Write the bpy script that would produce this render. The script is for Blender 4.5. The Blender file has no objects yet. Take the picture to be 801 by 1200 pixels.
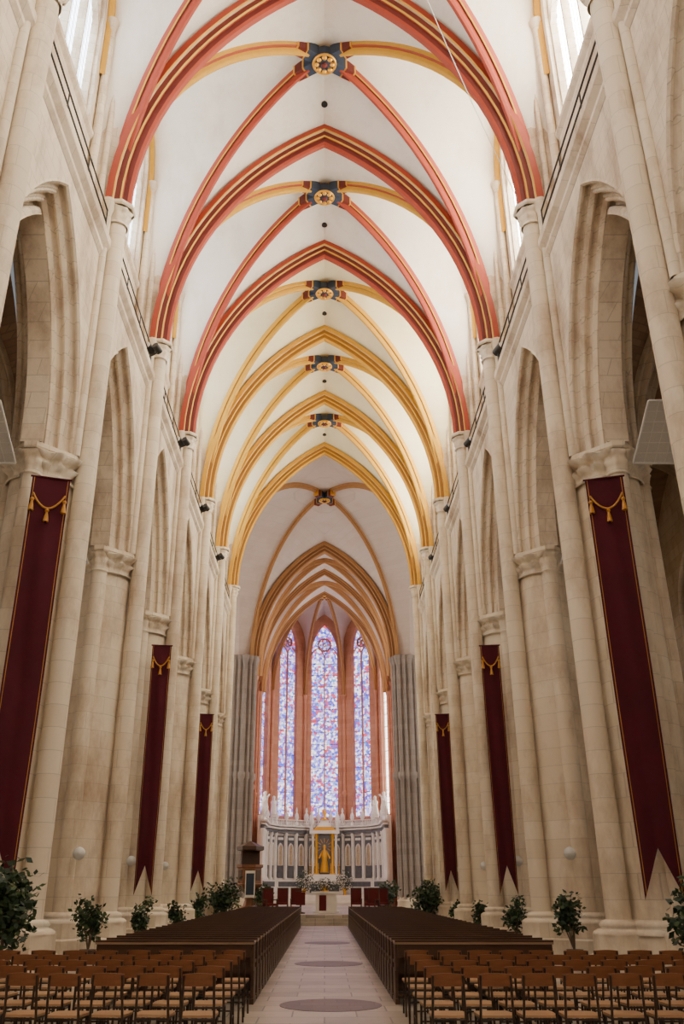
import bpy, math, random
from mathutils import Vector, Matrix
random.seed(7)
V=Vector
pi=math.pi
# ------------------------------------------------------------ materials
def newmat(name):
    m=bpy.data.materials.new(name); m.use_nodes=True
    nt=m.node_tree
    return m,nt,nt.nodes['Principled BSDF']
def mat_plain(name,col,rough=0.7,metal=0.0,var=0.12,scale=4.0,bump=0.0):
    m,nt,b=newmat(name)
    b.inputs['Roughness'].default_value=rough
    b.inputs['Metallic'].default_value=metal
    n=nt.nodes.new('ShaderNodeTexNoise'); n.inputs['Scale'].default_value=scale; n.inputs['Detail'].default_value=4
    g=nt.nodes.new('ShaderNodeNewGeometry'); nt.links.new(g.outputs['Position'],n.inputs['Vector'])
    mx=nt.nodes.new('ShaderNodeMix'); mx.data_type='RGBA'
    mx.inputs[6].default_value=(*[c*(1-var) for c in col],1); mx.inputs[7].default_value=(*[min(1,c*(1+var)) for c in col],1)
    nt.links.new(n.outputs['Fac'],mx.inputs[0]); nt.links.new(mx.outputs[2],b.inputs['Base Color'])
    if bump>0:
        bp=nt.nodes.new('ShaderNodeBump'); bp.inputs['Strength'].default_value=bump; bp.inputs['Distance'].default_value=0.05
        nt.links.new(n.outputs['Fac'],bp.inputs['Height']); nt.links.new(bp.outputs[0],b.inputs['Normal'])
    return m
def mat_stone(name,c1,c2,stain,bw=0.95,rh=0.42,mort=0.012,jf=0.75,rough=0.85,floor=False,stainamt=0.5,bump=0.25,lo=.48):
    m,nt,b=newmat(name); L=nt.links; N=nt.nodes
    b.inputs['Roughness'].default_value=rough
    g=N.new('ShaderNodeNewGeometry'); s=N.new('ShaderNodeSeparateXYZ'); L.new(g.outputs['Position'],s.inputs[0])
    cb=N.new('ShaderNodeCombineXYZ')
    if floor:
        L.new(s.outputs[0],cb.inputs[0]); L.new(s.outputs[1],cb.inputs[1])
    else:
        ad=N.new('ShaderNodeMath'); ad.operation='ADD'; L.new(s.outputs[0],ad.inputs[0]); L.new(s.outputs[1],ad.inputs[1])
        L.new(ad.outputs[0],cb.inputs[0]); L.new(s.outputs[2],cb.inputs[1])
    br=N.new('ShaderNodeTexBrick'); br.inputs['Scale'].default_value=1; br.inputs['Brick Width'].default_value=bw
    br.inputs['Row Height'].default_value=rh; br.inputs['Mortar Size'].default_value=mort; br.inputs['Mortar Smooth'].default_value=0.5
    br.inputs['Color1'].default_value=(*c1,1); br.inputs['Color2'].default_value=(*c2,1)
    br.inputs['Mortar'].default_value=(*[c*jf for c in c1],1)
    L.new(cb.outputs[0],br.inputs['Vector'])
    mp=N.new('ShaderNodeMapping'); mp.inputs['Scale'].default_value=(1,1,1 if floor else .45); L.new(g.outputs['Position'],mp.inputs[0])
    n=N.new('ShaderNodeTexNoise'); n.inputs['Scale'].default_value=0.7; n.inputs['Detail'].default_value=8; n.inputs['Roughness'].default_value=0.7
    L.new(mp.outputs[0],n.inputs['Vector'])
    rp=N.new('ShaderNodeValToRGB'); rp.color_ramp.elements[0].position=lo; rp.color_ramp.elements[1].position=lo+.27
    rp.color_ramp.elements[0].color=(0,0,0,1); rp.color_ramp.elements[1].color=(stainamt,stainamt,stainamt,1)
    L.new(n.outputs['Fac'],rp.inputs[0])
    mx=N.new('ShaderNodeMix'); mx.data_type='RGBA'; L.new(rp.outputs[0],mx.inputs[0]); L.new(br.outputs['Color'],mx.inputs[6])
    mx.inputs[7].default_value=(*stain,1); L.new(mx.outputs[2],b.inputs['Base Color'])
    n2=N.new('ShaderNodeTexNoise'); n2.inputs['Scale'].default_value=9; n2.inputs['Detail'].default_value=5; L.new(g.outputs['Position'],n2.inputs['Vector'])
    ma=N.new('ShaderNodeMath'); ma.operation='SUBTRACT'; L.new(n2.outputs['Fac'],ma.inputs[0]); L.new(br.outputs['Fac'],ma.inputs[1])
    bp=N.new('ShaderNodeBump'); bp.inputs['Strength'].default_value=bump; bp.inputs['Distance'].default_value=0.03
    L.new(ma.outputs[0],bp.inputs['Height']); L.new(bp.outputs[0],b.inputs['Normal'])
    return m
def mat_glass(name,col,strength,vertical_axis='y'):
    m,nt,b=newmat(name); L=nt.links; N=nt.nodes
    g=N.new('ShaderNodeNewGeometry'); s=N.new('ShaderNodeSeparateXYZ'); L.new(g.outputs['Position'],s.inputs[0])
    ad=N.new('ShaderNodeMath'); ad.operation='ADD'; L.new(s.outputs[0],ad.inputs[0]); L.new(s.outputs[1],ad.inputs[1])
    cb=N.new('ShaderNodeCombineXYZ'); L.new(ad.outputs[0],cb.inputs[0]); L.new(s.outputs[2],cb.inputs[1])
    br=N.new('ShaderNodeTexBrick'); br.offset=0.0; br.inputs['Scale'].default_value=1; br.inputs['Brick Width'].default_value=0.24
    br.inputs['Row Height'].default_value=0.3; br.inputs['Mortar Size'].default_value=0.02; br.inputs['Mortar'].default_value=(.03,.05,.09,1)
    br.inputs['Color1'].default_value=(*col,1); br.inputs['Color2'].default_value=(*[c*.8 for c in col],1)
    L.new(cb.outputs[0],br.inputs['Vector'])
    b.inputs['Base Color'].default_value=(.1,.1,.12,1)
    L.new(br.outputs['Color'],b.inputs['Emission Color']); b.inputs['Emission Strength'].default_value=strength
    return m
def mat_stained(name,strength):
    m,nt,b=newmat(name); L=nt.links; N=nt.nodes
    g=N.new('ShaderNodeNewGeometry')
    v=N.new('ShaderNodeTexVoronoi'); v.inputs['Scale'].default_value=4.4; L.new(g.outputs['Position'],v.inputs['Vector'])
    rp=N.new('ShaderNodeValToRGB'); rp.color_ramp.interpolation='CONSTANT'
    e=rp.color_ramp.elements; e[0].position=0; e[0].color=(.07,.09,.70,1); e[1].position=.22; e[1].color=(.32,.35,.92,1)
    for p,c in [(.40,(.95,.90,1)),(.57,(.65,.06,.10)),(.65,(.18,.10,.55)),(.76,(.75,.55,.80)),(.88,(.10,.30,.65))]:
        q=e.new(p); q.color=(*c,1)
    L.new(v.outputs['Color'],rp.inputs[0])
    v2=N.new('ShaderNodeTexVoronoi'); v2.feature='DISTANCE_TO_EDGE'; v2.inputs['Scale'].default_value=4.4; L.new(g.outputs['Position'],v2.inputs['Vector'])
    r2=N.new('ShaderNodeValToRGB'); r2.color_ramp.elements[0].position=.02; r2.color_ramp.elements[1].position=.06
    r2.color_ramp.elements[0].color=(.12,.1,.2,1); L.new(v2.outputs['Distance'],r2.inputs[0])
    mx=N.new('ShaderNodeMix'); mx.data_type='RGBA'; mx.blend_type='MULTIPLY'; mx.inputs[0].default_value=1
    L.new(rp.outputs[0],mx.inputs[6]); L.new(r2.outputs[0],mx.inputs[7])
    b.inputs['Base Color'].default_value=(.05,.05,.08,1)
    L.new(mx.outputs[2],b.inputs['Emission Color']); b.inputs['Emission Strength'].default_value=strength
    return m
def mat_wood(name,c1,c2,rough=0.45,sc=3):
    m,nt,b=newmat(name); L=nt.links; N=nt.nodes
    tc=N.new('ShaderNodeTexCoord'); mp=N.new('ShaderNodeMapping'); mp.inputs['Scale'].default_value=(1,8,8)
    L.new(tc.outputs['Object'],mp.inputs[0])
    n=N.new('ShaderNodeTexNoise'); n.inputs['Scale'].default_value=sc; n.inputs['Detail'].default_value=5; L.new(mp.outputs[0],n.inputs['Vector'])
    mx=N.new('ShaderNodeMix'); mx.data_type='RGBA'; mx.inputs[6].default_value=(*c1,1); mx.inputs[7].default_value=(*c2,1)
    L.new(n.outputs['Fac'],mx.inputs[0]); L.new(mx.outputs[2],b.inputs['Base Color']); b.inputs['Roughness'].default_value=rough
    return m
STONE=mat_stone('cream_limestone',(.80,.69,.53),(.72,.61,.46),(.27,.16,.085),stainamt=.85,jf=.66,lo=.45)
STONE_P=mat_stone('pier_limestone',(.80,.70,.54),(.74,.63,.47),(.32,.20,.11),bw=1.6,rh=.5,stainamt=.8,jf=.72,mort=.010,lo=.47)
STONE_A=mat_stone('aisle_limestone_shaded',(.46,.36,.26),(.40,.31,.21),(.18,.11,.06),stainamt=.8,jf=.66,lo=.45)  # darker copy of the cream limestone, aisle shade painted into its colour
GREY=mat_stone('grey_limestone',(.34,.29,.26),(.28,.24,.22),(.2,.15,.12))
PINK=mat_stone('pink_sandstone',(.60,.29,.19),(.52,.23,.14),(.36,.16,.10))
WEBM=mat_stone('vault_plaster',(.84,.78,.68),(.83,.77,.67),(.58,.48,.35),bw=3,rh=.28,mort=.006,jf=.95,stainamt=.5,bump=.08)
WEBY=mat_stone('vault_plaster_yellow_glow',(.86,.77,.52),(.84,.75,.50),(.68,.54,.28),bw=3,rh=.28,mort=.006,jf=.95,stainamt=.35,bump=.08)  # yellow glow of the far bays painted into the plaster colour
WEBG=mat_stone('crossing_plaster',(.70,.60,.55),(.66,.56,.51),(.52,.38,.29),bw=1.2,rh=.3,mort=.01,jf=.88,stainamt=.35,bump=.08)
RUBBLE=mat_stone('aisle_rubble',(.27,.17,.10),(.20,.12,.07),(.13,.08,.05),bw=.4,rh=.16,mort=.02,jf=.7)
RED=mat_plain('rib_red',(.34,.045,.017)); DRED=mat_plain('rib_dark_red',(.14,.018,.012)); OCH=mat_plain('rib_ochre',(.62,.33,.022))
PALE=mat_plain('rib_pale_line',(.66,.44,.22))
DOCH=mat_plain('rib_dark_ochre',(.30,.13,.012)); TAN=mat_plain('rib_tan',(.44,.22,.08)); DTAN=mat_plain('rib_dark_tan',(.25,.11,.04))
GREYB=mat_plain('boss_blue_grey',(.03,.045,.08)); GOLD=mat_plain('gilding',(.85,.45,.05),rough=.35,metal=.6)
BLACK=mat_plain('black_iron',(.02,.02,.02),rough=.5)
WHITEP=mat_plain('white_paint',(.70,.69,.65),rough=.5)
VELVET=mat_plain('burgundy_velvet',(.068,.002,.010),rough=.95,scale=2,var=.3)
GOLDC=mat_plain('gold_braid',(.55,.25,.03),rough=.6)
FLOORM=mat_stone('floor_flagstones',(.50,.43,.35),(.31,.265,.215),(.16,.13,.10),bw=.95,rh=.65,mort=.016,jf=.35,floor=True,rough=.4,stainamt=.7,bump=.15)
MEDAL=mat_stone('dark_slab',(.17,.13,.14),(.13,.10,.12),(.08,.06,.06),bw=.4,rh=.4,floor=True,rough=.5)
WOODD=mat_wood('dark_oak',(.035,.014,.006),(.09,.038,.016),rough=.4)
WOODT=mat_wood('pew_ledge_oak_sheen',(.26,.16,.095),(.42,.29,.19),rough=.28)  # lighter than the other oak: sheen on the ledges painted into the colour
WOODC=mat_wood('chair_beech',(.14,.045,.016),(.26,.10,.038),rough=.4)
WOODS=mat_wood('chair_seat_wood',(.34,.19,.09),(.50,.30,.16),rough=.4)
CHLEG=mat_wood('chair_leg_dark',(.025,.013,.008),(.05,.025,.015),rough=.4)
MARB=mat_plain('white_marble',(.86,.82,.77),rough=.35,scale=2)
DMARB=mat_plain('grey_marble',(.14,.145,.16),rough=.25,scale=3,var=.4)
LEAF=mat_plain('leaf_green',(.014,.035,.010),rough=.5,var=.5,scale=12)
LEAF2=mat_plain('leaf_light',(.04,.075,.018),rough=.5,var=.4,scale=12)
BARK=mat_plain('bark',(.12,.08,.05)); POT=mat_plain('pot_clay',(.10,.06,.04)); FLOWER=mat_plain('white_petals',(.8,.78,.7))
REDCL=mat_plain('red_upholstery',(.11,.005,.008),rough=.8)
PAINTG=mat_plain('painted_panel',(.50,.38,.24),var=.5,scale=6)
NET=mat_plain('grey_net',(.60,.58,.54),var=.2,scale=60)
GL_R=mat_glass('clear_leaded_glass_south',(1.0,.93,.80),31.0)
GL_L=mat_glass('clear_leaded_glass_north',(.84,.91,1.0),11.0)
GL_A=mat_glass('aisle_glass',(1.0,.90,.76),1.3)
GL_W=mat_glass('west_glass',(1.0,.92,.80),5.0)
GL_C=mat_glass('choir_glass',(1.0,.94,.84),8.0)
STAIN=mat_stained('stained_glass',2.6)
# ------------------------------------------------------------ mesh builder
class MB:
    def __init__(s): s.v=[];s.f=[];s.mi=[];s.sm=[];s.mats=[]
    def m(s,mat):
        if mat not in s.mats: s.mats.append(mat)
        return s.mats.index(mat)
    def add(s,vs,fs,mat,smooth=False):
        o=len(s.v); s.v+= [tuple(p) for p in vs]; k=s.m(mat)
        for f in fs: s.f.append([o+i for i in f]); s.mi.append(k); s.sm.append(smooth)
    def grid(s,rows,mat,smooth=True,closed=False):
        nr=len(rows); nc=len(rows[0]); vs=[p for r in rows for p in r]; mats=mat if isinstance(mat,list) else None
        o=len(s.v); s.v+=[tuple(p) for p in vs]
        for i in range(nr-1):
            for j in range(nc if closed else nc-1):
                j2=(j+1)%nc
                s.f.append([o+i*nc+j,o+i*nc+j2,o+(i+1)*nc+j2,o+(i+1)*nc+j]); s.mi.append(s.m(mats[j] if mats else mat)); s.sm.append(smooth)
    def box(s,c,d,mat,rz=0.0,taper=1.0):
        vs=[]
        for z in(-.5,.5):
            t=taper if z>0 else 1
            for x,y in((-.5,-.5),(.5,-.5),(.5,.5),(-.5,.5)):
                X=x*d[0]*t;Y=y*d[1]*t
                vs.append((c[0]+X*math.cos(rz)-Y*math.sin(rz),c[1]+X*math.sin(rz)+Y*math.cos(rz),c[2]+z*d[2]))
        s.add(vs,[(0,3,2,1),(4,5,6,7),(0,1,5,4),(1,2,6,5),(2,3,7,6),(3,0,4,7)],mat)
    def rev(s,cx,cy,prof,mat,n=20,mod=None,smooth=True,a0=0.0):
        rows=[]
        for k,(r,z) in enumerate(prof):
            row=[]
            for i in range(n):
                a=a0+2*pi*i/n; rr=r*(mod(a,k) if mod else 1)
                row.append((cx+rr*math.cos(a),cy+rr*math.sin(a),z))
            rows.append(row)
        s.grid(rows,mat,smooth,True)
        s.add(rows[-1],[list(range(n))],mat)
    def tube(s,p0,p1,r,mat,n=8):
        p0=V(p0);p1=V(p1);t=(p1-p0).normalized(); a=t.orthogonal().normalized(); b=t.cross(a)
        rows=[[p+ r*(math.cos(2*pi*i/n)*a+math.sin(2*pi*i/n)*b) for i in range(n)] for p in (p0,p1)]
        s.grid(rows,mat,True,True)
        s.add(rows[0],[list(range(n))],mat); s.add(rows[1],[list(range(n))],mat)
    def ball(s,c,r,mat,n=10,sz=1.0):
        rows=[]
        for k in range(n//2+1):
            th=-pi/2+pi*k/(n//2); rows.append([(c[0]+r*math.cos(th)*math.cos(2*pi*i/n),c[1]+r*math.cos(th)*math.sin(2*pi*i/n),c[2]+r*sz*math.sin(th)) for i in range(n)])
        s.grid(rows,mat,True,True)
    def mesh(s,name):
        me=bpy.data.meshes.new(name); me.from_pydata(s.v,[],s.f)
        for m in s.mats: me.materials.append(m)
        me.polygons.foreach_set('material_index',s.mi); me.polygons.foreach_set('use_smooth',s.sm); me.update()
        return me
    def obj(s,name,loc=(0,0,0),rz=0,parent=None):
        return place(s.mesh(name),name,loc,rz,parent)
def place(me,name,loc=(0,0,0),rz=0,parent=None):
    o=bpy.data.objects.new(name,me); bpy.context.scene.collection.objects.link(o); o.location=loc; o.rotation_euler=(0,0,rz)
    if parent: o.parent=parent
    return o
# ------------------------------------------------------------ arches
def dfrac(a,rise,h,bl=0.0):
    if h>=1: return 0.0
    R=(a*a+rise*rise)/(2*a); c=R-a
    d=(math.sqrt(max(0,R*R-(h*rise)**2))-c)/a
    return (1-bl)*d+bl*math.sqrt(max(0,1-h*h))
HS=[1-(1-k/22)**1.8 for k in range(23)]
def ribp(corner,key,z0,zk,h,bl):
    corner=V(corner);key=V(key); a=(corner-key).length
    g=dfrac(a,zk-z0,h,bl); p=key+g*(corner-key); return V((p.x,p.y,z0+h*(zk-z0)))
def edgep(A,B,z0,zs,zt,h):
    A=V(A);B=V(B);M=(A+B)/2;a=(A-M).length; z=z0+h*(zt-z0)
    g=1.0 if z<=zs else dfrac(a,zt-zs,(z-zs)/(zt-zs))
    p=M+g*(A-M); return V((p.x,p.y,z))
def halfcell(mb,corner,key,zk,A,B,z0,zs,zt,mat,bl=.35,n=5):
    rows=[]
    for h in HS:
        p=ribp(corner,key,z0,zk,h,bl); q=edgep(A,B,z0,zs,zt,h)
        rows.append([p.lerp(q,k/n) for k in range(n+1)])
    mb.grid(rows,mat,True)
def sweep(mb,pts,nvec,prof,mats,center):
    pts=[V(p) for p in pts]; nv=V(nvec).normalized(); N=len(pts); segn=[]
    for i in range(N-1):
        t=(pts[i+1]-pts[i]).normalized(); q=t.cross(nv).normalized()
        if q.dot(V(center)-pts[i])<0: q=-q
        segn.append(q)
    rows=[]
    for i in range(N):
        a=segn[max(0,i-1)]; b=segn[min(N-2,i)]; m=(a+b).normalized(); sc=1/max(.6,m.dot(a))
        rows.append([pts[i]+nv*w+m*(-d)*sc for (w,d) in prof])
    mb.grid(rows,mats,False)
PT=[(-.46,.05),(-.46,-.16),(-.42,-.19),(-.33,-.18),(-.31,-.34),(-.26,-.38),(-.18,-.36),(-.15,-.52),(-.09,-.60),(.09,-.60),(.15,-.52),(.18,-.36),(.26,-.38),(.31,-.34),(.33,-.18),(.42,-.19),(.46,-.16),(.46,.05)]
def PTm(a,b,y,p=None):
    p=p or a
    h=[a,y,p,b,y,a,b,a]; return h+[a]+h[::-1]
PD=[(-.20,.05),(-.20,-.16),(-.17,-.20),(-.11,-.20),(-.09,-.34),(-.045,-.42),(.045,-.42),(.09,-.34),(.11,-.20),(.17,-.20),(.20,-.16),(.20,.05)]
def PDm(a,b,y):
    h=[a,y,b,a,a]; return h+[a]+h[::-1]
PW=[(-.14,.05),(-.14,-.2),(0,-.28),(.14,-.2),(.14,.05)]
ZS,ZK,ZW=20.1,30.75,30.7
ZKEY=31.25; WSP=27.2; Q=18.7
AX=6.35; CW=6.95
def transverse(y,cols,k=1.0,name='transverse_arch',ax=AX,z0=ZS,zk=ZK):
    mb=MB(); L=[ (-ax*dfrac(ax,zk-z0,h),y,z0+h*(zk-z0)) for h in HS]; R=[(-p[0],p[1],p[2]) for p in L[:-1]][::-1]
    sweep(mb,L+R,(0,1,0),[(w*k,d*k) for w,d in PT],PTm(*cols),(0,y,z0))
    return mb.obj(name)
def diagonals(mb,corners,key,z0,zk,cols,bl=.35,k=1.0):
    for c in corners:
        P=[ribp(c,key,z0,zk,h,bl) for h in HS]; d=(V(key)-V(c)).normalized()
        n=V((-d.y,d.x,0)); sweep(mb,P,n,[(w*k,dd*k) for w,dd in PD],PDm(*cols[:3]),(key[0],key[1],z0))
def boss(mb,x,y,z,dirs):
    for d in dirs:
        d=V((d[0],d[1],0)).normalized()
        p=V((x,y,0)); rz=math.atan2(d.y,d.x)
        for s0,s1,mt,w in((.35,.8,GREYB,.46),(.8,.86,GOLD,.48),(.86,1.2,DRED,.43),(1.2,1.26,GOLD,.46)):
            c=p+d*((s0+s1)/2); mb.box((c.x,c.y,z-.02-.09*s1),(s1-s0,w,.5),mt,rz)
    mb.rev(x,y,[(.05,z-.42),(.3,z-.42),(.42,z-.3),(.42,z+.1)],GREYB,16)
    for k in range(8):
        a=2*pi*k/8; mb.ball((x+.30*math.cos(a),y+.30*math.sin(a),z-.42),.105,GOLD,8,.6)
    mb.ball((x,y,z-.45),.13,DRED,8,.6)
    rows=[]
    for i in range(24):
        a=2*pi*i/24; rows.append([(x+(.42+.05*math.cos(b))*math.cos(a),y+(.42+.05*math.cos(b))*math.sin(a),z-.38+.05*math.sin(b)) for b in [2*pi*q/6 for q in range(6)]])
    mb.grid(rows+[rows[0]],GOLD,True,True)
R_=(RED,DRED,OCH,PALE); O_=(OCH,DOCH,OCH,PALE); T_=(TAN,DTAN,TAN)
ys=[19.5+6.9*i for i in range(-4,6)]   # -8.1 ... 54.0
YC0,YC1=54.0,73.0
ceil=MB()
for i in range(len(ys)-1):
    y0,y1=ys[i],ys[i+1]; ym=(y0+y1)/2; key=(0,ym,0); wm=WEBM if i-4<2 else WEBY
    for s in(-1,1):
        for (ya,yb) in((y0,y1),(y1,y0)):
            c=(s*AX,ya,0)
            halfcell(ceil,c,key,ZKEY,(s*AX,ya,0),(-s*AX,ya,0),ZS,ZS,ZK,wm)
            sg=1 if yb>ya else -1
            halfcell(ceil,c,key,ZKEY,(s*CW,ya+sg*.65,0),(s*CW,yb-sg*.65,0),ZS,WSP,ZW,wm)
    # hole in the web, its darkness painted as a black disc
    yy=ym+2.1; zz=ZKEY+(ZK-ZKEY)*(2.1/3.45)-.06
    ceil.rev(0,yy,[(.13,zz-.02),(.13,zz+.2)],BLACK,12); ceil.add([(.13*math.cos(2*pi*q/12),yy+.13*math.sin(2*pi*q/12),zz-.02) for q in range(12)],[list(range(12))],BLACK)
for i,y in enumerate(ys):
    k=i-4
    transverse(y,R_ if k<=2 else O_)
for i in range(len(ys)-1):
    y0,y1=ys[i],ys[i+1]; ym=(y0+y1)/2; k=i-4
    mb=MB()
    if k<=1:
        diagonals(mb,[(s*AX,y0,0) for s in(-1,1)],(0,ym,0),ZS,ZKEY,(OCH,RED,RED)); diagonals(mb,[(s*AX,y1,0) for s in(-1,1)],(0,ym,0),ZS,ZKEY,(RED,DRED,OCH))
    else: diagonals(mb,[(s*AX,y,0) for s in(-1,1) for y in(y0,y1)],(0,ym,0),ZS,ZKEY,O_)
    for s in(-1,1):
        A=(s*(CW-.03),y0+.65,0);B=(s*(CW-.03),y1-.65,0)
        P=[edgep(A,B,WSP,WSP,ZW,h) for h in HS]; P=P+[edgep(B,A,WSP,WSP,ZW,h) for h in HS[:-1]][::-1]
        P=[V((A[0],A[1],WSP-2.5))]+P+[V((B[0],B[1],WSP-2.5))]
        sweep(mb,P,(1,0,0),PW,OCH,(s*CW,ym,WSP))
    mb.obj('vault_rib')
    mb=MB(); boss(mb,0,ym,ZKEY-.28,[(6.35,3.45),(-6.35,3.45),(6.35,-3.45),(-6.35,-3.45)]); mb.obj('keystone_boss')
# crossing
cc=MB(); key=(0,(YC0+YC1)/2,0)
for s in(-1,1):
    for ya,yb in((YC0,YC1),(YC1,YC0)):
        c=(s*AX,ya,0); halfcell(cc,c,key,ZKEY+.2,(s*AX,ya,0),(-s*AX,ya,0),ZS,ZS,ZK,WEBG,n=10)
        sg=1 if yb>ya else -1
        halfcell(cc,c,key,ZKEY+.2,(s*7.4,ya+sg*.7,0),(s*7.4,yb-sg*.7,0),ZS,ZS,ZW,WEBG,n=10)
mb=MB(); diagonals(mb,[(s*AX,y,0) for s in(-1,1) for y in(YC0,YC1)],key,ZS,ZKEY+.2,T_,k=.9); mb.obj('vault_rib')
mb=MB(); boss(mb,0,key[1],ZKEY-.1,[(6.35,9.5),(-6.35,9.5),(6.35,-9.5),(-6.35,-9.5)]); mb.obj('keystone_boss')
transverse(YC1,T_,1.25); transverse(YC1+.9,T_,.9)
# choir
YA=87.0
for y0,y1 in((73.9,80.0),(80.0,87.0)):
    ym=(y0+y1)/2
    for s in(-1,1):
        for ya,yb in((y0,y1),(y1,y0)):
            c=(s*AX,ya,0); halfcell(cc,c,(0,ym,0),ZK,(s*AX,ya,0),(-s*AX,ya,0),ZS,ZS,ZK,WEBG)
            halfcell(cc,c,(0,ym,0),ZK,(s*6.9,ya,0),(s*6.9,yb,0),ZS,25.5,ZW,WEBG)
    mb=MB(); diagonals(mb,[(s*AX,y,0) for s in(-1,1) for y in(y0,y1)],(0,ym,0),ZS,ZK,T_); mb.obj('vault_rib')
transverse(80.0,T_,.8); transverse(87.0,T_,.7)
# apse
IR=6.6; CR=IR/math.cos(pi/10)
corn=[(CR*math.sin(math.radians(a)),YA+CR*math.cos(math.radians(a)),0) for a in(-90,-54,-18,18,54,90)]
KA=(0,YA+.3,0)
for i in range(5):
    A,B=corn[i],corn[i+1]
    halfcell(cc,A,KA,31.0,A,B,21,26.6,30.3,WEBG); halfcell(cc,B,KA,31.0,B,A,21,26.6,30.3,WEBG)
mb=MB(); diagonals(mb,corn,KA,21,31.0,T_,k=.9); mb.obj('vault_rib')
mb=MB(); boss(mb,KA[0],KA[1],30.7,[(c[0],c[1]-KA[1]) for c in corn]); mb.obj('keystone_boss')
ceil_o=ceil.obj('ceiling'); cc.obj('ceiling_choir')
# ------------------------------------------------------------ walls with openings
def outline(hs,spr,rise,n=12):
    R=(hs*hs+rise*rise)/(2*hs); c=R-hs; pm=math.acos(c/R)
    L=[(-(R*math.cos(pm*k/n)-c),spr+R*math.sin(pm*k/n)) for k in range(n+1)]
    return L+[(-u,z) for u,z in L[:-1]][::-1]
def panel(mb,mp,ua,ub,zb,zt,hs,sill,spr,rise,mat,dj,profile=None,uc=0):
    O=[(u+uc,z) for u,z in outline(hs,spr,rise)]
    q=lambda pts:mb.add([mp(u,0,z) for u,z in pts],[(0,1,2,3)],mat)
    for (u0,z0),(u1,z1) in zip(O[:-1],O[1:]): q([(u0,z0),(u1,z1),(u1,zt),(u0,zt)])
    q([(ua,zb),(uc-hs,zb),(uc-hs,zt),(ua,zt)]); q([(uc+hs,zb),(ub,zb),(ub,zt),(uc+hs,zt)])
    if sill>zb: q([(uc-hs,zb),(uc+hs,zb),(uc+hs,sill),(uc-hs,sill)])
    full=[(uc-hs,sill)]+O+[(uc+hs,sill)]
    if dj: 
        mb.grid([[mp(u,0,z) for u,z in full],[mp(u,dj,z) for u,z in full]],mat,False)
        mb.add([mp(uc-hs,0,sill),mp(uc+hs,0,sill),mp(uc+hs,dj,sill+.3),mp(uc-hs,dj,sill+.3)],[(0,1,2,3)],mat)
def ribbon(mb,mp,pts,w,d0,d1,mat,closed=False):
    n=len(pts); rows=[]
    for i in range(n):
        a=pts[(i-1)%n] if closed or i>0 else pts[i]; b=pts[(i+1)%n] if closed or i<n-1 else pts[i]
        t=V((b[0]-a[0],b[1]-a[1])); t.normalize(); nx,nz=-t.y*w/2,t.x*w/2; u,z=pts[i]
        rows.append([mp(u-nx,d1,z-nz),mp(u-nx*.5,d0,z-nz*.5),mp(u+nx*.5,d0,z+nz*.5),mp(u+nx,d1,z+nz)])
    if closed: rows.append(rows[0])
    mb.grid(rows,mat,False)
def window(mb,mp,hs,sill,spr,rise,lights,glass,stone,w=.16,bars=None,rose=True):
    O=outline(hs,spr,rise); full=[(-hs,sill)]+O+[(hs,sill)]
    mb.add([mp(u,0,z) for u,z in full],[list(range(len(full)))],glass)
    lw=2*hs/lights; top=spr-.4*lw if rose else spr
    for k in range(1,lights):
        u=-hs+k*lw; ribbon(mb,mp,[(u,sill),(u,top+.1)],w,-.22,0,stone)
    for k in range(lights):
        c=-hs+(k+.5)*lw; ribbon(mb,mp,[(c+u,z) for u,z in outline(lw/2,top,lw*.85,6)],w*.8,-.18,0,stone)
    if rose:
        r=hs*.48; cz=spr+rise*.30; ribbon(mb,mp,[(r*math.cos(a),cz+r*math.sin(a)) for a in [2*pi*i/20 for i in range(20)]],w,-.2,0,stone,True)
        for k in range(6):
            a=2*pi*k/6+pi/6; ribbon(mb,mp,[(r*.5*math.cos(a)+r*.38*math.cos(b),cz+r*.5*math.sin(a)+r*.38*math.sin(b)) for b in [2*pi*i/10 for i in range(10)]],w*.45,-.12,0,stone,True)
        if lights>2:
            for sg in(-1,1):
                r2=lw*.42; ribbon(mb,mp,[(sg*hs*.5+r2*math.cos(a),top+lw*.85+r2*.6+r2*math.sin(a)) for a in [2*pi*i/14 for i in range(14)]],w*.7,-.15,0,stone,True)
    ribbon(mb,mp,full,w*1.3,-.2,.02,stone)
    if bars:
        z=sill+bars
        while z<spr: ribbon(mb,mp,[(-hs,z),(hs,z)],.05,-.06,0,BLACK); z+=bars
wn=[0]
def winobj(mb):
    wn[0]+=1; return mb.obj('window_%d'%wn[0])
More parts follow.
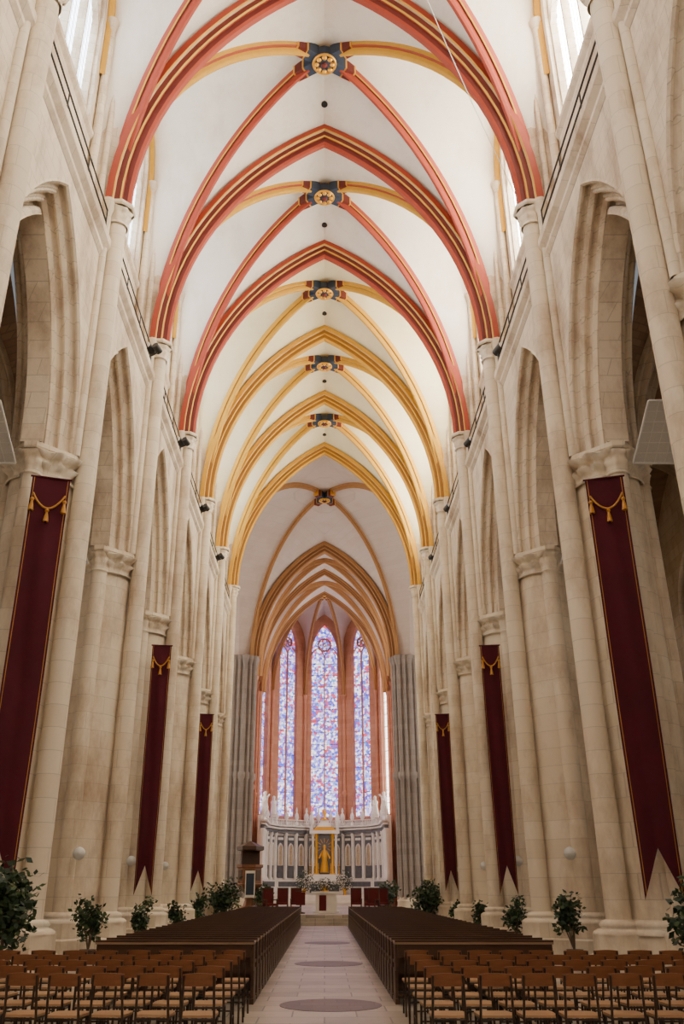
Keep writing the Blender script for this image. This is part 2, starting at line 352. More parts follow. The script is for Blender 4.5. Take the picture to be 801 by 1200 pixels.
# arcade profile
Rin,cA=6.58,4.28; SPR=11.7; WX=6.35
prof=[]
for k in range(4):
    R=Rin+.80-.2*k; x=WX+.27*k
    prof+=[(R,x),(R-.05,x-.02),(R-.09,x+.04),(R-.07,x+.10),(R+.0,x+.13),(R-.03,x+.19),(R-.10,x+.24),(R-.17,x+.22)]
prof.append((Rin,WX+1.08))
back=[(R,2*7.15-x) for R,x in prof][::-1]
prof_all=prof+back
for s,side in((-1,'left'),(1,'right')):
    mb=MB()
    for i in range(len(ys)-1):
        y0,y1=ys[i],ys[i+1]; ym=(y0+y1)/2
        for sg in(-1,1):
            rows=[]
            for t in range(17):
                row=[]
                for R,x in prof_all:
                    pm=math.acos(cA/R); ph=pm*t/16
                    row.append((s*x,ym+sg*(R*math.cos(ph)-cA),SPR+R*math.sin(ph)))
                rows.append(row)
            mb.grid(rows,STONE,False)
        Ro=Rin+.8
        for X in(WX,2*7.15-WX):
            for sg in(-1,1):
                pm=math.acos(cA/Ro); P=[(Ro*math.cos(pm*t/16)-cA,SPR+Ro*math.sin(pm*t/16)) for t in range(17)]
                P=[(3.45,SPR)]+P
                mb.grid([[(s*X,ym+sg*u,z) for u,z in P],[(s*X,ym+sg*u,Q) for u,z in P]],STONE,False)
        mp=lambda u,d,z:(s*(CW+d),ym+u,z)
        panel(mb,mp,-2.85,2.85,Q-.2,31.0,2.3,22.6,26.8,3.3,STONE,.4)
        mb.add([(s*WX,y0,Q),(s*WX,y1,Q),(s*(CW+.05),y1,Q),(s*(CW+.05),y0,Q)],[(0,1,2,3)],STONE)
        # string course
        pr=[(0,Q-.65),(-.10,Q-.52),(-.10,Q-.4),(-.24,Q-.25),(-.24,Q),(-.05,Q+.08),(.3,Q+.08)]
        mb.grid([[(s*(WX+d),yy,z) for d,z in pr] for yy in(y0+.2,y1-.2)],STONE,False)
        pr=[(0,22.0),(-.10,22.12),(-.10,22.27),(0,22.4)]
        mb.grid([[(s*(CW+d),yy,z) for d,z in pr] for yy in(y0+.8,y1-.8)],STONE,False)
        for yy in(y0+.72,y1-.72):
            mb.rev(s*(CW-.14),yy,[(.2,Q),(.2,Q+.3),(.13,Q+.4),(.13,WSP-.5),(.2,WSP-.15),(.23,WSP-.1),(.23,WSP+.05)],STONE,12)
    for y in ys:
        P=[(6.22,-.26),(CW,-.62),(8.3,-.62),(8.3,.62),(CW,.62),(6.22,.26)]
        vs=[(s*x,y+v,z) for z in(Q-.2,27.5) for x,v in P]
        mb.add(vs,[(0,1,7,6),(1,2,8,7),(2,3,9,8),(3,4,10,9),(4,5,11,10),(5,0,6,11)],STONE)
        for v in(.44,-.44): mb.rev(s*6.55,y+v,[(.1,Q),(.1,22),(.1,25.5)],STONE,10)
    mb.obj('wall_'+side)
    for i in range(len(ys)-1):
        ym=(ys[i]+ys[i+1])/2
        w=MB(); mp=lambda u,d,z:(s*(CW+.33+d),ym+u,z)
        window(w,mp,2.28,22.7,26.8,3.25,4,GL_R if s>0 else GL_L,STONE); winobj(w)
    # railing
    rl=MB()
    for i in range(len(ys)-1):
        a,b=ys[i]+.45,ys[i+1]-.45
        for z in(Q+.95,Q+.55): rl.tube((s*6.27,a,z),(s*6.27,b,z),.026,BLACK,6)
        for k in range(4): 
            y=a+(b-a)*k/3; rl.tube((s*6.27,y,Q),(s*6.27,y,Q+.95),.022,BLACK,6)
    rl.obj('passage_railing')
    # aisle
    al=MB(); av=MB()
    for i in range(len(ys)-1):
        y0,y1=ys[i],ys[i+1]; ym=(y0+y1)/2
        mp=lambda u,d,z:(s*(13.6+d),ym+u,z)
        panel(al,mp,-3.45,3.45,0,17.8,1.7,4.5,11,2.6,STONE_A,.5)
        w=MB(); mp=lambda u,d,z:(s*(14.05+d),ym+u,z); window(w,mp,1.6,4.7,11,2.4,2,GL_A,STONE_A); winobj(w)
        K=(s*10.8,ym,0); C=[(s*8,y0,0),(s*13.6,y0,0),(s*13.6,y1,0),(s*8,y1,0)]
        for j in range(4):
            A,B=C[j],C[(j+1)%4]
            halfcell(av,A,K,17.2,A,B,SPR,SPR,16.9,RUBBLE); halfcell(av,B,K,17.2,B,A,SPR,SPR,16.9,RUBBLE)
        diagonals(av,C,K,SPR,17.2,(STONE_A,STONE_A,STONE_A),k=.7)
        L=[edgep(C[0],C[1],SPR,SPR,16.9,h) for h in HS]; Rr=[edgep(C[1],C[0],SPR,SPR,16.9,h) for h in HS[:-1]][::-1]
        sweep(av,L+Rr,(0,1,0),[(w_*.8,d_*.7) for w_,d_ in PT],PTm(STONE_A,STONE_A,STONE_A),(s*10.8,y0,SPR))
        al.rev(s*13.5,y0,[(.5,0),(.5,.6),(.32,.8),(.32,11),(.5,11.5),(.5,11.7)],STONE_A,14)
    al.obj('wall_aisle_'+('left' if s<0 else 'right')); av.obj('ceiling_aisle')
    # transept arm
    tr=MB()
    P=[edgep((s*7.4,YC0+.7,0),(s*7.4,YC1-.7,0),ZS,ZS,ZW,h) for h in HS]; P+=[edgep((s*7.4,YC1-.7,0),(s*7.4,YC0+.7,0),ZS,ZS,ZW,h) for h in HS[:-1]][::-1]
    tr.grid([[ (s*7.4,p.y,p.z) for p in P],[(s*20,p.y,p.z) for p in P]],WEBG,True)
    for y in(YC0+.7,YC1-.7): tr.add([(s*8.0,y,0),(s*20,y,0),(s*20,y,ZS),(s*8.0,y,ZS)],[(0,1,2,3)],STONE)
    tr.add([(s*20,YC0,0),(s*20,YC1,0),(s*20,YC1,31),(s*20,YC0,31)],[(0,1,2,3)],STONE)
    tr.obj('wall_transept_'+side)
    w=MB(); mp=lambda u,d,z:(s*(19.8+d),63.5+u,z); window(w,mp,4,6,20,6,4,GL_C,STONE,w=.3); winobj(w)
    # choir side wall
    ch=MB()
    for y0,y1 in((73.6,80),(80,87)):
        ym=(y0+y1)/2; mp=lambda u,d,z:(s*(6.9+d),ym+u,z)
        hw=(y1-y0)/2
        panel(ch,mp,-hw,hw,0,30.9,1.7,9,24.5,3.6,PINK,.4)
        w=MB(); mp=lambda u,d,z:(s*(7.25+d),ym+u,z); window(w,mp,1.6,9.3,24.5,3.3,2,GL_C,PINK,bars=1.3); winobj(w)
    for y in(80.0,87.0):
        for dx,dy,r in((0,0,.2),(.2,.32,.13),(.2,-.32,.13)):
            ch.rev(s*(6.55+dx),y+dy,[(r*1.7,0),(r*1.7,1.2),(r,1.4),(r,9.8),(r*1.5,10),(r*1.5,10.2),(r,10.3),(r,ZS-.6),(r*1.8,ZS-.1),(r*1.9,ZS)],PINK,12)
    ch.obj('wall_choir_'+side)
# apse walls
ap=MB()
for i in range(5):
    A,B=V(corn[i]),V(corn[i+1]); M=(A+B)/2; du=(B-A).normalized(); dn=V((M.x,M.y-YA,0)).normalized(); hw=(B-A).length/2
    mp=lambda u,d,z:tuple(M+du*u+dn*d+V((0,0,z)))
    ho=(1.25,1.12,1.5,1.12,1.25)[i]
    panel(ap,mp,-hw,hw,0,31.0,ho,8.3,25.8,3.5,PINK,.45)
    w=MB(); mp2=lambda u,d,z:tuple(M+du*u+dn*(d+.4)+V((0,0,z)))
    window(w,mp2,ho,8.4,25.8,3.45,2,(STAIN,STAIN,STAIN,STAIN,GL_C)[i],PINK,w=.15,bars=1.25); winobj(w)
for c in corn:
    c=V(c); d=V((c.x,c.y-YA,0)).normalized(); t=V((-d.y,d.x,0))
    for a,b,r in((-.15,0,.18),(.0,.3,.12),(.0,-.3,.12),(.1,.52,.1),(.1,-.52,.1)):
        p=c+d*a+t*b; zt=20.6 if b==0 else 26.3
        ap.rev(p.x,p.y,[(r*1.8,0),(r*1.8,1.2),(r,1.4),(r,10.6),(r*1.5,10.8),(r*1.5,11),(r,11.1),(r,zt),(r*1.8,zt+.4),(r*1.9,zt+.5)],PINK,10)
ap.obj('wall_apse')
# west wall
mb=MB(); mb.add([(-14,-8.3,0),(14,-8.3,0),(14,-8.3,32),(-14,-8.3,32)],[(0,1,2,3)],STONE); mb.obj('wall_west')
w=MB(); mp=lambda u,d,z:(u,-8.0-d,z); window(w,mp,4.6,9,20,7.5,4,GL_W,STONE,w=.3); winobj(w)
# floor
mb=MB(); mb.box((0,45,-.1),(44,120,.2),FLOORM); mb.obj('floor')
for y,r in((15.7,.82),(24,.85),(33,.8)):
    mb=MB(); mb.rev(0.1,y,[(r,0),(r,.006)],MEDAL,40); mb.obj('floor_medallion')
# ------------------------------------------------------------ piers
def capital(mb,cx,cy,r,z0,z1,mat,n=24,lobes=8,ab=1.45,an=8):
    h=z1-z0
    pr=[(r*1.1,z0),(r*1.14,z0+.04*h),(r*1.02,z0+.1*h),(r*1.03,z0+.3*h),(r*1.22,z0+.42*h),(r*1.08,z0+.5*h),(r*1.16,z0+.62*h),(r*1.42,z0+.74*h),(r*1.28,z0+.8*h)]
    mb.rev(cx,cy,pr,mat,n*2,mod=lambda a,k:1+(0.10*math.sin(lobes*a+(pi/2 if k>5 else 0)) if k in(3,4,5,6,7) else 0))
    mb.rev(cx,cy,[(r*ab*.92,z0+.8*h),(r*ab,z0+.86*h),(r*ab,z0+h)],mat,an,smooth=False,a0=pi/an)
pm=MB()
def base(mb,cx,cy,r,h0,n,a0=0,extra=.0):
    mb.rev(cx,cy,[(r+.42+extra,0),(r+.42+extra,h0*.45),(r+.34+extra,h0*.5),(r+.30,h0*.5),(r+.30,h0*.85)],STONE_P,n,smooth=False,a0=a0)
    mb.rev(cx,cy,[(r+.28,h0*.85),(r+.28,h0*.9),(r+.20,h0*.95),(r+.12,h0*.97),(r+.16,h0*1.03),(r+.10,h0*1.1),(r,h0*1.13)],STONE_P,28)
base(pm,0,0,.78,1.0,8,pi/8)
pm.rev(0,0,[(.78,1.0),(.78,5),(.78,SPR-.7)],STONE_P,40)
capital(pm,0,0,.78,SPR-.8,SPR,STONE_P,n=32,lobes=14,ab=1.28)
for dx,dy in((0,.8),(0,-.8),(-.82,0)):
    base(pm,dx,dy,.25,1.0,8,pi/8)
    pm.rev(dx,dy,[(.25,1.0),(.25,SPR-.7)],STONE_P,18); capital(pm,dx,dy,.25,SPR-.8,SPR,STONE_P,n=14,lobes=6,ab=1.6)
base(pm,1.08,0,.26,1.0,8,pi/8)
pm.rev(1.08,0,[(.26,1.0),(.26,9),(.26,ZS-.55)],STONE_P,22)
capital(pm,1.08,0,.28,ZS-.72,ZS,STONE_P,n=16,lobes=8,ab=1.75)
for dy in(-.33,.33):
    pm.rev(.86,dy,[(.11,SPR),(.11,ZS-.5),(.2,ZS-.2),(.22,ZS)],STONE_P,12)
pme=pm.mesh('nave_pier')
for y in ys:
    place(pme,'nave_pier',(-7.15,y,0),0); place(pme,'nave_pier',(7.15,y,0),pi)
# crossing east piers
cp=MB(); base(cp,0,0,1.05,1.0,8,pi/8)
cp.rev(0,0,[(1.0,1),(1.0,ZS)],GREY,24)
for k in range(14):
    a=2*pi*k/14; r=.2 if k%2 else .14
    cp.rev(1.05*math.cos(a),1.05*math.sin(a),[(r,1),(r,9.8),(r*1.6,10.0),(r*1.6,10.4),(r,10.5),(r,ZS-.8),(r*1.3,ZS-.6),(r*1.9,ZS-.1),(r*2,ZS)],GREY,12)
cpm=cp.mesh('crossing_pier')
for s in(-1,1): place(cpm,'crossing_pier',(s*7.0,YC1+.1,0),0)
# ------------------------------------------------------------ banners
def banner(x,y,w,zt,zb,rz):
    cols=[-1,-.9,-.87,-.7,-.45,-.2,0,.2,.45,.7,.87,.9,1]; rows=[]; mb=MB(); n=40
    for k in range(n+1):
        t=k/n; row=[]
        for c in cols:
            bot=zb+ .95*(1-abs(c)); z=zt+(bot-zt)*t
            fold=.03*math.sin(c*5+z*.5)*min(1,t*3)+.02*math.sin(z*1.3+c*2)
            row.append((c*w/2*(1-.10*t-.04*math.sin(z*.8)*t),fold,z))
        rows.append(row)
    mats=[VELVET,GOLDC]+[VELVET]*8+[GOLDC,VELVET]
    mb.grid(rows,mats,True)
    mb.tube((-w/2-.04,0,zt),(w/2+.04,0,zt),.025,VELVET)
    prev=None
    for k in range(13):
        c=-1+2*k/12; p=(c*w*.42,-.06,zt-.45-.36*(1-c*c))
        if prev: mb.tube(prev,p,.024,GOLDC,6)
        prev=p
    for c in(0,-.84,.84):
        zz=zt-.45-.36*(1-c*c)*1.0; mb.ball((c*w*.5,-.07,zz-.06),.05,GOLDC,8); mb.rev(c*w*.5,-.07,[(.065,zz-.34),(.045,zz-.2),(.02,zz-.08)],GOLDC,8)
    mb.tube((0,.0,zt),(0,.25,zt+.02),.02,BLACK,6)
    mb.obj('hanging_banner',(x,y,0),rz)
for s in(-1,1):
    banner(-6.45 if s<0 else 6.6,ys[4]-1.35,.86,10.6,1.5,s*-.3)
    banner(-6.22 if s<0 else 6.32,ys[6]-1.3,.72,10.25,1.5,s*-.15)
    banner(s*6.25,ys[8]-1.3,.72,10.2,1.6,s*-.15)
# nets, speakers, spot lights
for i in range(3,7):
    for s in(-1,1):
        mb=MB(); y=ys[i]; e=1.35 if i<=4 else 0.7
        A=V((s*7.45,y-1.15,11.1)); ex=V((s*1.1*e,0,0)); ez=V((s*.1,-.9*e,.75*e))
        P=[A,A+ex,A+ex+ez,A+ez]
        mb.add(P,[(0,1,2,3)],NET)
        for a in range(4): mb.tube(P[a],P[(a+1)%4],.03,WHITEP,6)
        for k in range(1,6):
            mb.tube(A+ex*k/6,A+ex*k/6+ez,.012,WHITEP,5); mb.tube(A+ez*k/6,A+ez*k/6+ex,.012,WHITEP,5)
        mb.obj('safety_net_panel')
for i in range(4,9):
    for s in(-1,1):
        mb=MB(); mb.rev(0,0,[(.08,-.10),(.16,-.05),(.17,.02),(.12,.09),(.02,.12)],WHITEP,16); o=mb.obj('wall_speaker',(s*6.75,ys[i]-1.12,2.6)); o.rotation_euler=(pi/2,0,s*-.3)
for i in range(5,9):
    for s in(-1,1):
        mb=MB(); mb.tube((0,0,0),(0,0,.45),.035,BLACK); mb.tube((0,-.25,.58),(0,.15,.5),.15,BLACK,12); mb.tube((0,-.28,.585),(0,-.25,.58),.13,WHITEP,12)
        mb.tube((.3,-.2,.55),(.3,.12,.45),.12,BLACK,12); mb.tube((0,0,.3),(.3,0,.35),.03,BLACK,6)
        mb.obj('spotlight',(s*6.2,ys[i]-.85,Q+.08),s*.4)
# ------------------------------------------------------------ chairs
c=MB()
for sx in(-1,1):
    c.tube((sx*.18,-.20,0),(sx*.175,-.17,.45),.014,CHLEG,8); c.tube((sx*.175,-.17,.45),(sx*.16,-.24,.85),.014,CHLEG,8)
    c.tube((sx*.18,.21,0),(sx*.17,.17,.44),.014,CHLEG,8); c.tube((sx*.175,-.18,.2),(sx*.175,.19,.2),.010,CHLEG,6)
    c.tube((sx*.175,-.17,.43),(sx*.17,.17,.43),.012,CHLEG,6)
c.tube((-.17,.18,.25),(.17,.18,.25),.010,CHLEG,6); c.tube((-.175,-.17,.43),(.175,-.17,.43),.012,CHLEG,6)
S=[(-.18,-.17),(-.2,.10),(-.18,.2),(0,.225),(.18,.2),(.2,.10),(.18,-.17),(0,-.19)]
c.grid([[(x,y,.445) for x,y in S],[(x,y,.468) for x,y in S]],WOODS,False,True)
c.add([(x,y,.47) for x,y in S],[list(range(8))],WOODS); c.add([(x,y,.445) for x,y in S],[list(range(8))],WOODS)
def slat(z0,z1,off,w=.36):
    rows=[]
    for (zz,dy) in((z0,-.012),(z1,-.012),(z1,.012),(z0,.012)):
        rows.append([(-w/2+w*k/8, off-.035*math.sin(pi*k/8)+dy+.02-.10*(zz-.7),zz+(.012*math.sin(pi*k/8) if zz>z0 else 0)) for k in range(9)])
    rows.append(rows[0]); c.grid(rows,WOODC,False)
slat(.745,.86,-.225)
chm=c.mesh('church_chair')
for r in range(5):
    y=10.7+.95*r
    for s in(-1,1):
        for k in range(8 if s<0 else 9):
            x=s*(1.35+.475*k)
            place(chm,'church_chair',(x+random.uniform(-.02,.02),y+random.uniform(-.05,.05),0),random.uniform(-.1,.1))
# pews
p=MB(); Lw=2.6
p.box((0,.0,.44),(Lw-.1,.38,.04),WOODD); p.box((0,-.20,.66),(Lw-.1,.03,.44),WOODD); p.box((0,-.26,.89),(Lw,.40,.035),WOODT)
p.box((0,-.40,.78),(Lw-.1,.02,.2),WOODD); p.box((0,-.455,.92),(Lw,.03,.03),WOODD); p.box((0,-.28,.14),(Lw-.1,.16,.03),WOODD); p.box((0,.15,.3),(Lw-.1,.03,.25),WOODD)
for sx in(-1,1):
    p.box((sx*(Lw/2-.03),-.02,.25),(.05,.46,.5),WOODD); p.box((sx*(Lw/2-.03),-.22,.68),(.05,.30,.40),WOODD); p.box((sx*(Lw/2-.03),-.05,.04),(.07,.6,.08),WOODD)
    p.box((sx*(Lw/2-.03),.08,.60),(.05,.3,.04),WOODD); p.box((sx*(Lw/2-.03),.2,.53),(.05,.05,.14),WOODD)
pme2=p.mesh('church_pew')
y=16.1
while y<46.5:
    for s in(-1,1): place(pme2,'church_pew',(s*(1.15+Lw/2),y,0),0)
    y+=.78
# ------------------------------------------------------------ plants
def plant(x,y,h,w,n,name='potted_shrub',lf=.10,z=0):
    mb=MB(); ph=.30 if h>1 else .2
    mb.rev(0,0,[(.13,0),(.2,ph*.9),(.22,ph),(.18,ph)],POT,14)
    lobes=[(random.uniform(-.3,.3)*w,random.uniform(-.3,.3)*w,h*random.uniform(.35,.85),random.uniform(.24,.42)*w) for _ in range(6)]+[(0,0,h*.55,w*.38)]
    for (lx,ly,lz,lr) in lobes: mb.tube((0,0,ph*.8),(lx,ly,lz),.016,BARK,6)
    for k in range(n):
        lx,ly,lz,lr=random.choice(lobes)
        u=V((random.gauss(0,1),random.gauss(0,1),random.gauss(0,1))).normalized()*lr*random.random()**.5
        c0=V((lx+u.x,ly+u.y,max(ph,lz+u.z*1.2))); d=V((random.uniform(-1,1),random.uniform(-1,1),random.uniform(-.8,.6))).normalized(); q=d.orthogonal().normalized()
        q=(q+d.cross(q)*random.uniform(-1,1)).normalized()
        s_=lf*random.uniform(.7,1.3)
        mb.add([c0,c0+d*s_*.5+q*s_*.28,c0+d*s_,c0+d*s_*.5-q*s_*.28],[(0,1,2,3)],LEAF if random.random()<.65 else LEAF2)
    mb.obj(name,(x,y,z))
plant(-5.6,16.6,2.2,1.45,1300,lf=.15); plant(6.85,17.0,2.1,1.1,1000,lf=.15)
hs_=[(1.7,.9),(1.5,.7),(1.3,.8),(1.5,.8)]; hr_=[(1.75,.8),(1.6,.75),(1.4,.8),(1.2,.7)]
for i in range(4):
    plant(-6.0,ys[5+i]-2.1,hs_[i][0],hs_[i][1],500,lf=.15); plant(6.35,ys[5+i]-(2.1 if i!=1 else 1.9),hr_[i][0],hr_[i][1],500,lf=.15)
plant(-8.5,27.6,1.6,.8,300,lf=.14); plant(8.3,22.5,1.7,.8,300,lf=.14)
for s in(-1,1):
    plant(s*5.1,47.2,2.1,1.7,900,lf=.2); plant(s*6.0,52,2.0,1.2,600,lf=.2); plant(s*3.7,57,1.5,1.0,350,lf=.2,z=.48); plant(s*4.2,61,1.7,1.2,350,lf=.22,z=.48)
# ------------------------------------------------------------ sanctuary
mb=MB()
for k in range(3): mb.box((0,(48.2+k*.4+92)/2,.08+.16*k),(9.4-.5*k if k else 9.8,92-48.2-k*.4,.16),FLOORM)
for k in range(4): mb.box((0,(80+k*.45+92)/2,.48+.09+.18*k),(10.4-.2*k,12-k*.45,.18),MARB)
mb.obj('sanctuary_steps')
mb=MB()
mb.box((0,0,.05),(1.5,.9,.1),MARB); mb.box((0,0,.55),(1.2,.6,.9),MARB); mb.box((0,0,1.05),(1.7,1.0,.1),MARB); mb.box((-.2,-.31,.5),(.4,.03,.8),REDCL)
mb.obj('altar_table',(0.1,53.5,.48))
def armchair(x,y,rz,z=.48):
    mb=MB(); mb.box((0,0,.44),(.6,.55,.12),REDCL); mb.box((0,.26,.85),(.56,.08,.75),REDCL); mb.box((0,.26,1.26),(.62,.1,.08),WOODD)
    for sx in(-1,1):
        for yy in(-.24,.26): mb.box((sx*.29,yy,.22),(.06,.06,.44),WOODD)
        mb.box((sx*.31,0,.68),(.06,.55,.05),WOODD); mb.box((sx*.31,-.24,.56),(.05,.05,.24),WOODD); mb.box((sx*.3,.26,.8),(.06,.07,1.0),WOODD)
    mb.obj('red_armchair',(x,y,z),rz)
for x in(-2.5,-1.7,1.9,2.7,3.5): armchair(x,56,0)
armchair(-3.0,51.5,.5); armchair(2.6,51.5,-.5)
# lectern
mb=MB(); mb.rev(0,0,[(.25,0),(.25,.06),(.05,.1),(.05,1.05)],WOODD,12); mb.box((0,0,1.12),(.55,.4,.05),WOODD); mb.box((0,-.2,.75),(.5,.03,.65),REDCL); mb.obj('lectern',(-1.3,51.2,.48))
# pulpit
mb=MB()
mb.rev(0,0,[(.75,0),(.75,.15),(.35,.3),(.25,.6),(.3,1.0),(.75,1.4),(.8,1.5),(.72,1.55),(.72,2.4),(.82,2.45),(.82,2.6)],WOODC,6,smooth=False)
for k in range(6):
    a=pi/6+k*pi/3; mb.box((.635*math.cos(a),.635*math.sin(a),2.0),(.04,.45,.6),WOODD,a)
mb.box((0,.72,2.4),(1.1,.08,2.6),WOODD); mb.rev(0,0,[(.75,3.4),(.85,3.45),(.85,3.65),(.7,3.7),(.3,3.85),(.05,3.95)],WOODD,6,smooth=False)
mb.box((.1,-.72,1.5),(.6,.02,1.5),WHITEP); mb.box((.1,-.735,1.5),(.48,.01,1.2),GREYB)
mb.obj('pulpit',(-4.6,57,.48))
# reredos
rd=MB(); IR2=5.75
def seg(M,du,dn,hw,z0,center=False):
    rz=math.atan2(du.y,du.x)
    def b(u,d,z,su,sd,sz,m): p_=M+du*u+dn*d; rd.box((p_.x,p_.y,z0+z),(su,sd,sz),m,rz)
    def rv(u,d,pr,m,n=12): p_=M+du*u+dn*d; rd.rev(p_.x,p_.y,[(r,z0+z) for r,z in pr],m,n)
    b(0,.25,2.7,2*hw,.3,7.0,MARB); b(0,0,.0,2*hw,.35,1.6,MARB); b(0,-.03,.4,2*hw*.8,.35,.45,DMARB)
    b(0,-.08,5.5,2*hw,.55,.18,MARB); b(0,-.02,5.2,2*hw,.4,.3,DMARB); b(0,-.16,5.75,2*hw+.1,.75,.16,MARB)
    n=3
    for k in range(n+1):
        u=-hw+2*hw*k/n; 
        rv(u,-.1,[(.16,.8),(.16,1.0),(.11,1.05),(.10,4.6),(.17,4.95),(.18,5.1)],MARB)
        b(u,.02,2.9,.34,.2,4.4,MARB)
        rv(u,-.1,[(.16,5.8),(.16,6.1),(.06,6.2),(.24,6.6),(.16,6.95),(.05,7.1),(.09,7.3),(.02,7.6)],MARB)
    for k in range(n):
        u=-hw+2*hw*(k+.5)/n; w_=2*hw/n-.5
        b(u,.08,2.9,w_+.1,.1,3.9,DMARB); b(u,.05,1.35,w_*.7,.12,.6,DMARB)
        p_=M+du*u+dn*-.02
        mpf=lambda uu,d,z:tuple(p_+du*uu+dn*d+V((0,0,z0+z)))
        O=outline(w_*.33,3.6,.5,6); full=[(-w_*.33,2.1)]+O+[(w_*.33,2.1)]
        rd.add([mpf(uu,.02,z) for uu,z in full],[list(range(len(full)))],PAINTG); ribbon(rd,mpf,full,.13,-.1,.06,MARB,True)
        b(u,-.02,4.55,w_*.8,.14,.22,MARB)
        for j in range(5): rv(u-w_/2+w_*j/4,-.05,[(.05,5.83),(.07,6.0),(.04,6.2),(.06,6.3)],MARB,8)
        b(u,-.05,6.35,w_+.3,.2,.08,MARB)
Z0r=1.2; ZR=1.75
for i in range(5):
    a=math.radians(-72+36*i); dn=V((math.sin(a),math.cos(a),0)); du=V((math.cos(a),-math.sin(a),0)); hw=IR2*math.tan(pi/10)
    seg(V((0,YA,0))+dn*IR2,du,dn,hw,ZR)
for s in(-1,1): seg(V((s*5.75,85.2,0)),V((0,-s,0)),V((s,0,0)),1.75,ZR)
# central tabernacle
yc=YA+IR2-1.0
for sx in(-1,1):
    for o_,m_ in((1.15,MARB),(.8,GOLD)):
        rd.rev(sx*o_,yc,[(.2,Z0r+1.2),(.2,Z0r+1.5),(.14,Z0r+1.6),(.13,Z0r+5.2),(.22,Z0r+5.6)],m_,12)
    rd.rev(sx*1.3,yc,[(.2,Z0r+6.0),(.1,Z0r+6.3),(.25,Z0r+6.7),(.2,Z0r+7.3),(.08,Z0r+7.5),(.12,Z0r+7.65),(.02,Z0r+7.8)],MARB,12)
rd.box((0,yc,Z0r+.6),(3.4,1.2,1.2),MARB); rd.box((0,yc,Z0r+5.75),(3,.8,.3),MARB); rd.box((0,yc,Z0r+6.1),(2.4,.7,.4),GOLD,0,.6); rd.box((0,yc,Z0r+6.6),(1.4,.5,.7),MARB,0,.4)
rd.rev(0,yc,[(.3,Z0r+6.9),(.1,Z0r+7.2),(.25,Z0r+7.6),(.05,Z0r+8.0)],GOLD,12)
rd.box((0,yc+.3,Z0r+3.4),(1.6,.1,4.2),DMARB)
rd.rev(0,yc,[(.42,Z0r+2.0),(.40,Z0r+2.4),(.28,Z0r+3.2),(.33,Z0r+3.8),(.12,Z0r+4.15),(.17,Z0r+4.35),(.15,Z0r+4.5),(.02,Z0r+4.6)],GOLD,14)
for sx in(-1,1): rd.tube((sx*.28,yc,Z0r+3.8),(sx*.55,yc-.2,Z0r+3.3),.08,GOLD)
for k in range(12):
    a=2*pi*k/12; rd.tube((.4*math.cos(a),yc+.2,Z0r+4.4+.4*math.sin(a)),(.8*math.cos(a),yc+.2,Z0r+4.4+.8*math.sin(a)),.03,GOLD,5)
rd.obj('marble_reredos')
for s in(-1,1):
    for xx,yy in((5.6,84.5),(5.0,88.9)):
        mb=MB(); mb.box((0,0,.15),(.5,.5,.3),MARB)
        mb.rev(0,0,[(.36,.3),(.32,.6),(.24,1.1),(.30,1.45),(.12,1.68),(.16,1.8),(.15,1.95),(.02,2.05)],MARB,14); mb.tube((s*.2,0,1.45),(s*-.15,-.3,1.2),.08,MARB); mb.tube((s*-.2,0,1.45),(s*-.45,-.1,1.75),.08,MARB)
        mb.obj('marble_statue',(s*xx,yy,ZR+6.39))
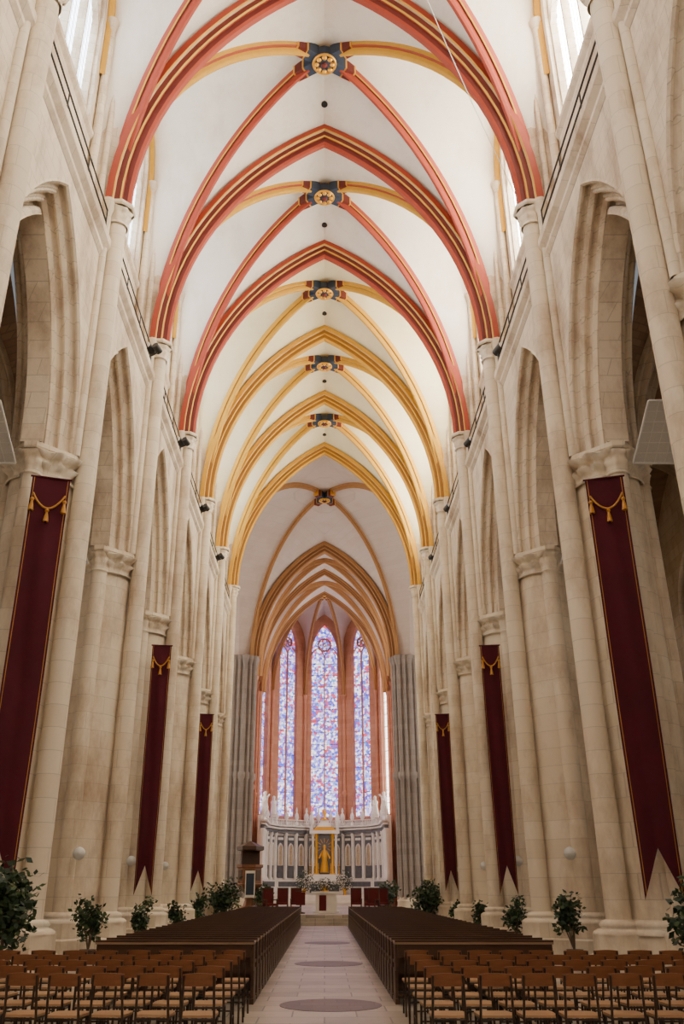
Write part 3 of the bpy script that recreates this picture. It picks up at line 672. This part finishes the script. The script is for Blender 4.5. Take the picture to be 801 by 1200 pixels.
# high altar
mb=MB(); mb.box((0,0,.55),(3.6,1.0,1.1),MARB); mb.box((0,-.52,.55),(2.8,.04,.75),DMARB); mb.box((0,-.02,1.14),(3.9,1.15,.1),MARB); mb.box((0,-.545,.55),(.8,.03,.6),GOLD); mb.box((0,.35,1.5),(3.2,.3,.6),MARB)
mb.obj('high_altar',(0,89.0,Z0r))
for k in range(6):
    x=(-1.4,-1.0,-.6,.6,1.0,1.4)[k]; mb=MB(); mb.rev(0,0,[(.12,0),(.12,.04),(.03,.12),(.05,.3),(.03,.5),(.09,.55),(.03,.57),(.03,1.0)],GOLD,10); mb.obj('candlestick',(x,89.35,Z0r+1.8))
for x,w_,h_ in((-1.9,1.7,2.0),(0,2.2,1.1),(1.9,1.7,2.0)):
    mb=MB(); mb.rev(0,0,[(.2,0),(.1,.15),(.22,.5),(.25,.55)],GOLD,10)
    for k in range(420):
        a=random.uniform(0,2*pi); t=random.random(); rr=w_/2*math.sqrt(random.random()); c0=V((rr*math.cos(a),rr*math.sin(a)*.5,.4+h_*t*(1-.4*rr/(w_/2))))
        d=V((random.uniform(-1,1),random.uniform(-1,1),random.uniform(-.5,1))).normalized(); q=d.orthogonal().normalized(); s_=.18
        mb.add([c0,c0+d*s_*.5+q*s_*.3,c0+d*s_,c0+d*s_*.5-q*s_*.3],[(0,1,2,3)],FLOWER if random.random()<.15 else LEAF2 if random.random()<.4 else LEAF)
    mb.obj('flower_arrangement',(x,87.6,Z0r))
# overhead cable
cu=bpy.data.curves.new('overhead_cable','CURVE'); cu.dimensions='3D'; cu.bevel_depth=.012; sp=cu.splines.new('POLY')
pts=[]
A=V((1.2,14.5,28.5));B=V((6.3,20.5,20.6))
for k in range(15):
    t=k/14; q=A.lerp(B,t); q.z-=.6*math.sin(pi*t); pts.append(q)
sp.points.add(len(pts)-1)
for q,r in zip(sp.points,pts): q.co=(*r,1)
cu.materials.append(WHITEP); o=bpy.data.objects.new('overhead_cable',cu); bpy.context.scene.collection.objects.link(o)
# ------------------------------------------------------------ world, camera
w=bpy.data.worlds.new('sky'); bpy.context.scene.world=w; w.use_nodes=True
bg=w.node_tree.nodes['Background']; bg.inputs[0].default_value=(.9,.95,1,1); bg.inputs[1].default_value=.25
cam=bpy.data.cameras.new('camera'); co=bpy.data.objects.new('camera',cam); bpy.context.scene.collection.objects.link(co)
co.location=(0,0,1.7); co.rotation_euler=(math.radians(90)+math.atan(442/1000),0,0)
cam.sensor_fit='VERTICAL'; cam.sensor_height=36; cam.sensor_width=24; cam.lens=30; cam.shift_x=.0171; cam.clip_end=500
bpy.context.scene.camera=co
